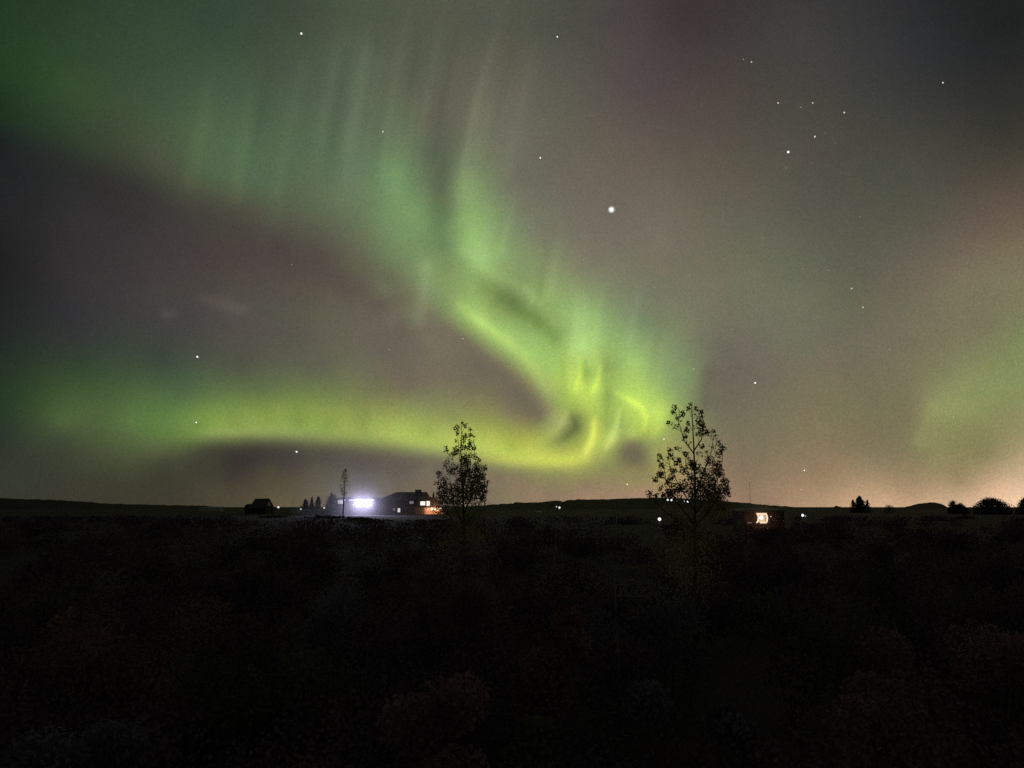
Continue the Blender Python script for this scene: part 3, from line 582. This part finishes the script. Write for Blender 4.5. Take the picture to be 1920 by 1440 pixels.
fr.add([(xr - w_ * .8, y - .4, zt), (xr - .2, y - .4, zt - .02), (xr + .06, y - .3, zt - .5), (xr + .1, y - .3, (zt + zb) / 2), (xr - .02, y - .3, zb + .25), (xr - .25, y - .35, zb), (xr - w_ * .8, y - .4, zb), (xr - w_ * .8, y - .4, (zt + zb) / 2)], [(0,7,3,2,1),(7,6,5,4,3)])
fo = fr.build('bay_window', M_curt, bay)
MB().box(xl + .25, xr - .25, y - .02, y + .02, zb + .2, zt - .2).build('pane', M_room, fo)
MB().ball(at(1427.5, 970.5, D - .6), .30, 12, 10).build('lamp', M_bulb, fo, True)
m2 = MB(); m2.box(xl + .33, xl + .39, y - .3, y - .04, zb + .25, zt - .25); m2.box(xr - .37, xr - .31, y - .3, y - .04, zb + .25, zt - .25); m2.build('mullion', M_white, fo)
p = at(1406, 980.3, D - .3); MB().box(p.x - .4, p.x + .35, p.y, p.y + .1, p.z - .1, p.z + .1).build('slot_window', mat_emit('slot_light', (.8, .6, .55), .13, .5, 4), bay)
p = at(1445.6, 968.4, D - .2); MB().ball(p, .09, 8, 6).build('wall_lamp', mat_emit('small_wall_lamp', (1, .7, .6), .9), bay, True)
light('bay_light', 'POINT', at(1428, 972, D - 1.6), 38, (1, .52, .26), bay, shadow_soft_size=.5)
light('bay_light', 'POINT', at(1402, 970, D - 1.2), 10, (1, .42, .22), bay, shadow_soft_size=.5)

# ---------------------------------------------------------------- far lamps
def lamp_post(px, py, D, r, colr, strength, label, h=5.0, name='street_lamp', cat='street lamp', group=None):
    p = at(px, py, D); gz = min(p.z - 1.2, ground_z(p.x, D)) if D < 500 else p.z - h
    t = thing(name, (p.x, D, gz), label, cat, group)
    MB().tube([(p.x, D + .2, gz), (p.x, D + .2, p.z + r * .6)], .08, 5).build('pole', M_metal, t)
    lh = MB(); lh.ball(p, r, 10, 8); lh.build('lamp_head', mat_emit('far_lamp', colr, strength), t, True)
    return t
W1 = (1, .96, .95); W2 = (1, .86, .78)
HD = 720.0
lamp_post(522, 951, 262, .34, W1, .95, 'single white lamp between the lone cabin and the low wall')
lamp_post(564, 954.6, 234, .22, W1, .7, 'faint lamp at the near end of the low pale wall')
lamp_post(608, 952.6, 232, .26, W1, 1.0, 'lamp where the low pale wall meets the dark bush')
lamp_post(1043.5, 950, HD - 30, .62, W1, .5, 'dimmer of two lamps close together on the dark slope', 3)
lamp_post(1049, 951.8, HD - 30, .85, W1, 1.3, 'brighter of two lamps close together on the dark slope', 3)
lamp_post(1252, 937.2, HD, .85, W1, 1.2, 'village lamp nearest the end of the row behind the aspen foot', 3, group='row of village lamps under the aspen')
lamp_post(1259, 937.6, HD, .85, W1, 1.2, 'village lamp second in the row behind the aspen foot', 3, group='row of village lamps under the aspen')
lamp_post(1269.5, 939, HD, .5, W1, .4, 'faintest village lamp, alone in the gap behind the aspen foot', 3, group='row of village lamps under the aspen')
lamp_post(1283, 939.5, HD, .55, W2, .5, 'faint village lamp just before the bright one behind the aspen', 3, group='row of village lamps under the aspen')
lamp_post(1290, 940, HD, 1.1, W1, 1.5, 'brightest village lamp in the row behind the aspen foot', 3, group='row of village lamps under the aspen')
lamp_post(1322, 935.5, HD, .9, (.8, .7, .6), .35, 'dull lamp glimmering through the aspen leaves', 3)
lamp_post(1236.6, 973.4, 105, .21, (.95, .92, 1), 1.6, 'lone bright white lamp low in the dark fields before the aspen', 4)
lamp_post(1505, 966.2, 165, .27, (.85, .95, 1), 1.5, 'cold white lamp beyond the bright bay window', 4)
lamp_post(1510, 967.5, 165, .13, (.75, .85, 1), .5, 'tiny faint lamp touching the cold white lamp', 4)

# ---------------------------------------------------------------- added mist that makes the glow round the lamps
def glow_mist(c, layers, colr):
    """added halo of mist, a little denser towards its middle: even-density bodies one inside the other"""
    for R_, dens in layers:
        m = bpy.data.materials.new('lamp_glow'); m.use_nodes = True; nt = m.node_tree; n = nt.nodes; L = nt.links; n.remove(n['Principled BSDF'])
        v = n.new('ShaderNodeVolumePrincipled'); v.inputs['Color'].default_value = (*colr, 1); v.inputs['Anisotropy'].default_value = 0.0; v.inputs['Density'].default_value = dens
        L.new(v.outputs[0], n['Material Output'].inputs['Volume']); m.cycles.volume_sampling = 'EQUIANGULAR'; m.cycles.homogeneous_volume = True
        b = MB().ball((0, 0, 0), 1.0, 32, 20); o = mesh('added_haze', b.v, b.f, m); o.location = c; o.scale = (R_, R_, R_); tag(o, kind='stuff')  # volume added only to give the lamps a halo
glow_mist(at(683, 943, 229), ((21.0, .0045), (13.0, .0065), (8.0, .010), (4.5, .011)), (.92, .90, 1.0))
glow_mist(at(812, 956, 246), ((6.0, .01), (3.5, .015)), (1, .9, .85))
glow_mist(at(1428, 972, 129), ((4.6, .008), (2.8, .015)), (1, .9, .85))

# ---------------------------------------------------------------- stars
def mat_star(s, c):
    m = bpy.data.materials.new('starlight'); m.use_nodes = True; nt = m.node_tree; n = nt.nodes; L = nt.links; n.remove(n['Principled BSDF'])
    e = n.new('ShaderNodeEmission'); e.inputs[0].default_value = (*c, 1); e.inputs[1].default_value = s
    L.new(e.outputs[0], n['Material Output'].inputs['Surface']); m.cycles.emission_sampling = 'NONE'; return m
SB = mat_star(1.4, (1, .98, .95)); SM = mat_star(.75, (1, 1, .97)); SF = mat_star(.38, (1, 1, .96)); SFF = mat_star(.26, (1, 1, .95))
SD = RS * .97
STARS = [(565,63,4.6,0,'bright star high in the dark green sky, alone'),(718,247,3.4,1,'star beside the faint upright green ray'),(714,173,2,3,'very faint star above the star beside the green ray'),
(1045,69,3,0,'star near the zenith end of the grey green veil'),(1013,296,3.4,0,'small crisp star between the aurora and the brightest star'),(1409,116,2.8,1,'brighter of a tight pair high in the dark sky'),
(1394,111,2.2,2,'fainter of a tight pair high in the dark sky'),(1459,193,3.2,1,'star over the bright star of the cluster'),(1524,193,2.8,1,'star at the head of the cluster'),(1502,201,2.4,2,'faint star just under the head of the cluster'),
(1583,211,3.4,1,'outermost star of the cluster'),(1528,256,3.8,1,'middle star of the cluster'),(1547,249,1.8,3,'speck close above the middle star of the cluster'),(1566,268,2,3,'speck below the middle star of the cluster'),
(1478,285,5.2,0,'brightest star of the cluster'),(1474,315,2.2,3,'speck hanging under the brightest star of the cluster'),(1523,306,1.8,3,'speck lowest in the cluster'),(1768,155,3.2,1,'lone star high in the darkest corner of sky'),
(1315,195,1.8,3,'tiny star in the reddish part of the sky'),(1430,446,2,2,'tiny star far below the cluster'),(1613,406,2.4,3,'tiny star below and beyond the cluster'),(1549,373,1.6,3,'tiny star just beneath the cluster'),
(1094,488,2.2,2,'small star beneath the brightest star, over the upper aurora fold'),(1227,539,3.8,3,'blurred star, larger of the hazy pair'),(1241,538,2.6,3,'blurred star, smaller of the hazy pair'),(1597,541,3,1,'upper of two stars in the grey sky before the faint band'),
(1618,576,3,1,'lower of two stars in the grey sky before the faint band'),(1668,655,2.6,2,'star at the edge of the faint far aurora band'),(1553,507,1.8,2,'tiny star over the pair in the grey sky'),(1505,504,1.8,2,'faint speck level with the upper aurora, beyond it'),
(1416,718,4,0,'bright star midway above the dark hillside'),(1395,750,1.8,2,'speck just below the bright star above the hillside'),(1300,692,2.4,1,'star above the top of the aspen'),(1309,700,1.6,2,'speck touching the star above the aspen'),
(1549,734,1.6,2,'tiny star low between the hillside and the far band'),(370,669,4.4,0,'brightest star above the lower aurora arc'),(368,792,3.2,0,'star shining through the lower aurora arc'),(556,847,4.2,0,'star just under the lower aurora arc'),
(547,496,2.2,2,'faint star in the purple gap of the aurora'),(730,656,2.2,2,'tiny star inside the aurora loop'),(868,635,2.6,1,'star hugging the lower border of the upper aurora band'),(894,809,2.4,1,'star beside the top of the poplar'),
(701,819,1.8,1,'speck at the bottom border of the aurora arc'),(1019,720,1.8,1,'speck at the inner bend of the aurora'),(993,611,1.6,1,'speck inside the bright aurora band'),(1245,823,3,0,'star between the dark aurora hole and the aspen'),
(1176,908,2.6,0,'star low above the hill under the dark aurora hole'),(1508,882,2.8,0,'star low over the hillside, upper of two'),(1502,918,2,1,'star low over the hillside, lower of two'),(1661,690,1.6,2,'speck under the star at the far band'),
(597,845,1.6,2,'speck beside the star under the lower arc'),(1372,618,1.5,2,'speck in the grey sky above the bright hillside star'),(1788,782,1.5,1,'speck inside the faint far aurora band')]
def star(px, py, d, k, label):
    p = at(px, py, 1.0) - EYE; p.normalize(); c = EYE + p * SD
    o = MB().ball((0, 0, 0), SD * d / 1442.0 / 2 * .72, 10, 8).build('star', (SB, SM, SF, SFF)[k], None, True); o.location = c
    return tag(o, label, 'star', 'stars in the night sky')
for s_ in STARS: star(*s_)
p = at(1146.5, 393, 1.0) - EYE; p.normalize(); c = EYE + p * SD; u = SD / 1442.0
o = MB().ball((0, 0, 0), u * 2.8, 16, 12).build('star', mat_star(1.6, (1, .99, .95)), None, True); o.location = c
tag(o, 'by far the biggest and brightest star, alone in the upper sky', 'star', 'stars in the night sky')
m = bpy.data.materials.new('star_glow'); m.use_nodes = True; nt = m.node_tree; n = nt.nodes; L = nt.links; n.remove(n['Principled BSDF'])
e = n.new('ShaderNodeEmission'); e.inputs[0].default_value = (1, .98, .92, 1); t = n.new('ShaderNodeBsdfTransparent'); ad = n.new('ShaderNodeAddShader')
lw_ = n.new('ShaderNodeLayerWeight'); lw_.inputs[0].default_value = .5; pw = n.new('ShaderNodeMath'); pw.operation = 'MULTIPLY'; pw.inputs[1].default_value = -1.0; a1 = n.new('ShaderNodeMath'); a1.operation = 'ADD'; a1.inputs[1].default_value = 1.0
L.new(lw_.outputs['Facing'], pw.inputs[0]); L.new(pw.outputs[0], a1.inputs[0]); p2 = n.new('ShaderNodeMath'); p2.operation = 'POWER'; p2.inputs[1].default_value = 2.2; L.new(a1.outputs[0], p2.inputs[0]); p3 = n.new('ShaderNodeMath'); p3.operation = 'MULTIPLY'; p3.inputs[1].default_value = .35; L.new(p2.outputs[0], p3.inputs[0]); L.new(p3.outputs[0], e.inputs[1]); L.new(t.outputs[0], ad.inputs[0]); L.new(e.outputs[0], ad.inputs[1])
L.new(ad.outputs[0], n['Material Output'].inputs['Surface']); m.cycles.emission_sampling = 'NONE'
h_ = MB().ball((0, 0, 0), u * 7.0, 24, 16, 1.0).build('halo', m, None, True); h_.parent = o

# ---------------------------------------------------------------- dark thicket before the houses
def canopy(cx, cy, W, H, n_, leaf):
    """leaf positions of one shrub: domed shell with lobes"""
    gz = ground_z(cx, cy); lob = rng.integers(5, 9); C = []
    lc = np.stack([rng.normal(size=lob) * W * .26 + cx, rng.normal(size=lob) * W * .26 + cy, gz + H * rng.uniform(.3, .85, lob)], 1)
    lr = W * rng.uniform(.16, .30, lob); w = lr ** 2 / (lr ** 2).sum()
    idx = rng.choice(lob, n_, p=w); d = rng.normal(size=(n_, 3)); d /= np.linalg.norm(d, axis=1, keepdims=True)
    q = lc[idx] + d * (lr[idx] * rng.random(n_) ** .4)[:, None] * np.array([1, 1, .9])
    q[:, 2] = np.clip(q[:, 2], gz + .05, None)
    return q, lc
# the scrub thins and dips along the sight of lamps and lit houses (tracks and clearings)
GX = [0,640,690,720,840,860,1210,1225,1248,1262,1385,1400,1465,1480,1495,1520,1535]; GY = [14,14,18,22,22,14,14,32,32,14,14,38,38,14,26,26,14]
C, Z = [], []
for i in range(560):
    y = 9 * (215 / 9.0) ** (rng.random() ** .8); x = rng.uniform(-1, 1) * (y * .80 + 5)
    maxz = 6 - y * (14 + 10 * rng.random()) / 1442.0 - .25
    g = ground_z(x, y); H = min(rng.uniform(1.2, 3.2) * (1 if y < 90 else .8), maxz - g)
    if H < .3: continue
    n_ = int(np.clip(42000 / y, 260, 1300)); q, _ = canopy(x, y, rng.uniform(1.8, 4.2) + y * .03, H, n_, .1)
    lim = 6 - q[:, 1] * (np.interp(960 + 1424 * q[:, 0] / q[:, 1], GX, GY) + 4 * rng.random(n_)) / 1442.0 - .12; q[:, 2] = np.where(q[:, 2] > lim, g + (q[:, 2] - g) * .35, q[:, 2]); q[:, 2] = np.minimum(q[:, 2], lim)
    C.append(q); Z.append(rng.uniform(.7, 1.3, n_) * (.07 + y * .0022))
C = np.vstack(C); Z = np.concatenate(Z); V, F = leaves(C, Z)
M_under = mat_rough('undergrowth_leaf', (.045, .030, .042), (.13, .082, .102), .22, .9, .2)
tag(mesh('undergrowth', V, F, M_under), kind='stuff')
def shrub(px, top, D, W, mat, label, name='shrub', n_=3800, leaf=.10):
    c = at(px, top, D); gz = ground_z(c.x, D); H = c.z - gz
    root = thing(name, (c.x, D, gz), label, 'shrub')
    q, lc = canopy(c.x, D, W, H, n_, leaf); V, F = leaves(q, rng.uniform(.6, 1.2, n_) * leaf); mesh('foliage', V, F, mat, root)
    for l_ in lc: MB().tube(bent((c.x, D, gz), l_, .1), [.03, .025, .02, .015, .01, .006], 5).build('stem', M_bark, root)
shrub(852, 1000, 24, 3.2, M_plum, 'large plum coloured shrub in the dark below the poplar', n_=6000)
shrub(1004, 1085, 18, 2.0, M_rust, 'rusty brown shrub in the dark field, nearer than the plum shrub')
shrub(620, 1090, 20, 3.0, M_grey, 'grey shrub below the floodlit farm building')
shrub(165, 1110, 20, 3.2, M_rust, 'faint rusty shrub below the far lower end of the arc')
shrub(440, 1190, 16, 2.6, M_olive, 'olive shrub in the dark below the lone cabin')
shrub(1250, 1090, 24, 3.2, M_grey, 'grey shrub spreading at the foot of the aspen')
shrub(1470, 1080, 22, 3.0, M_olive, 'olive shrub in the dark below the bright bay window')
shrub(1690, 1045, 28, 4.0, M_olive, 'wide olive shrub in the dark below the rounded mound')
shrub(1850, 1130, 18, 3.0, M_plum, 'plum shrub in the dark below the widest skyline bush')
shrub(1290, 1250, 12.5, 2.0, M_grey, 'nearest grey shrub, straight in front of the aspen')
shrub(190, 1290, 12, 2.2, M_grey, 'grey shrub closest to the viewer below the rusty one')
shrub(780, 1240, 13, 2.4, M_plum, 'small plum shrub nearest the viewer, before the large one')
shrub(1610, 1240, 14, 2.4, M_rust, 'rusty shrub close by below the dark hillside')
shrub(1010, 1320, 10.8, 1.8, M_olive, 'low olive shrub nearest the viewer in the middle')
def sapling(px, top, D, label, r=.035):
    c = at(px, top, D); gz = ground_z(c.x, D); t = thing('sapling', (c.x, D, gz), label, 'sapling')
    pts = [Vector((c.x + .05 * math.sin(i * 1.3), D, gz + (c.z - gz) * i / 6)) for i in range(7)]
    MB().tube(pts, [r, r * .9, r * .8, r * .7, r * .55, r * .4, r * .2], 6).build('trunk', M_pale_bark, t, True)
    for i in range(7):
        z = .35 + .6 * i / 7; b_ = pts[0].lerp(pts[-1], z); a_ = rng.uniform(0, 6.28)
        MB().tube([b_, b_ + Vector((math.cos(a_) * .35, math.sin(a_) * .3, .45)), b_ + Vector((math.cos(a_) * .5, math.sin(a_) * .4, .95 * (1.1 - z)))], [r * .35, r * .25, r * .1], 4).build('branch', M_pale_bark, t)
sapling(1153, 962, 22, 'bare pale sapling standing between the poplar and the aspen')
sapling(1283, 965, 24, 'bare pale leaning sapling just in front of the aspen', .03)
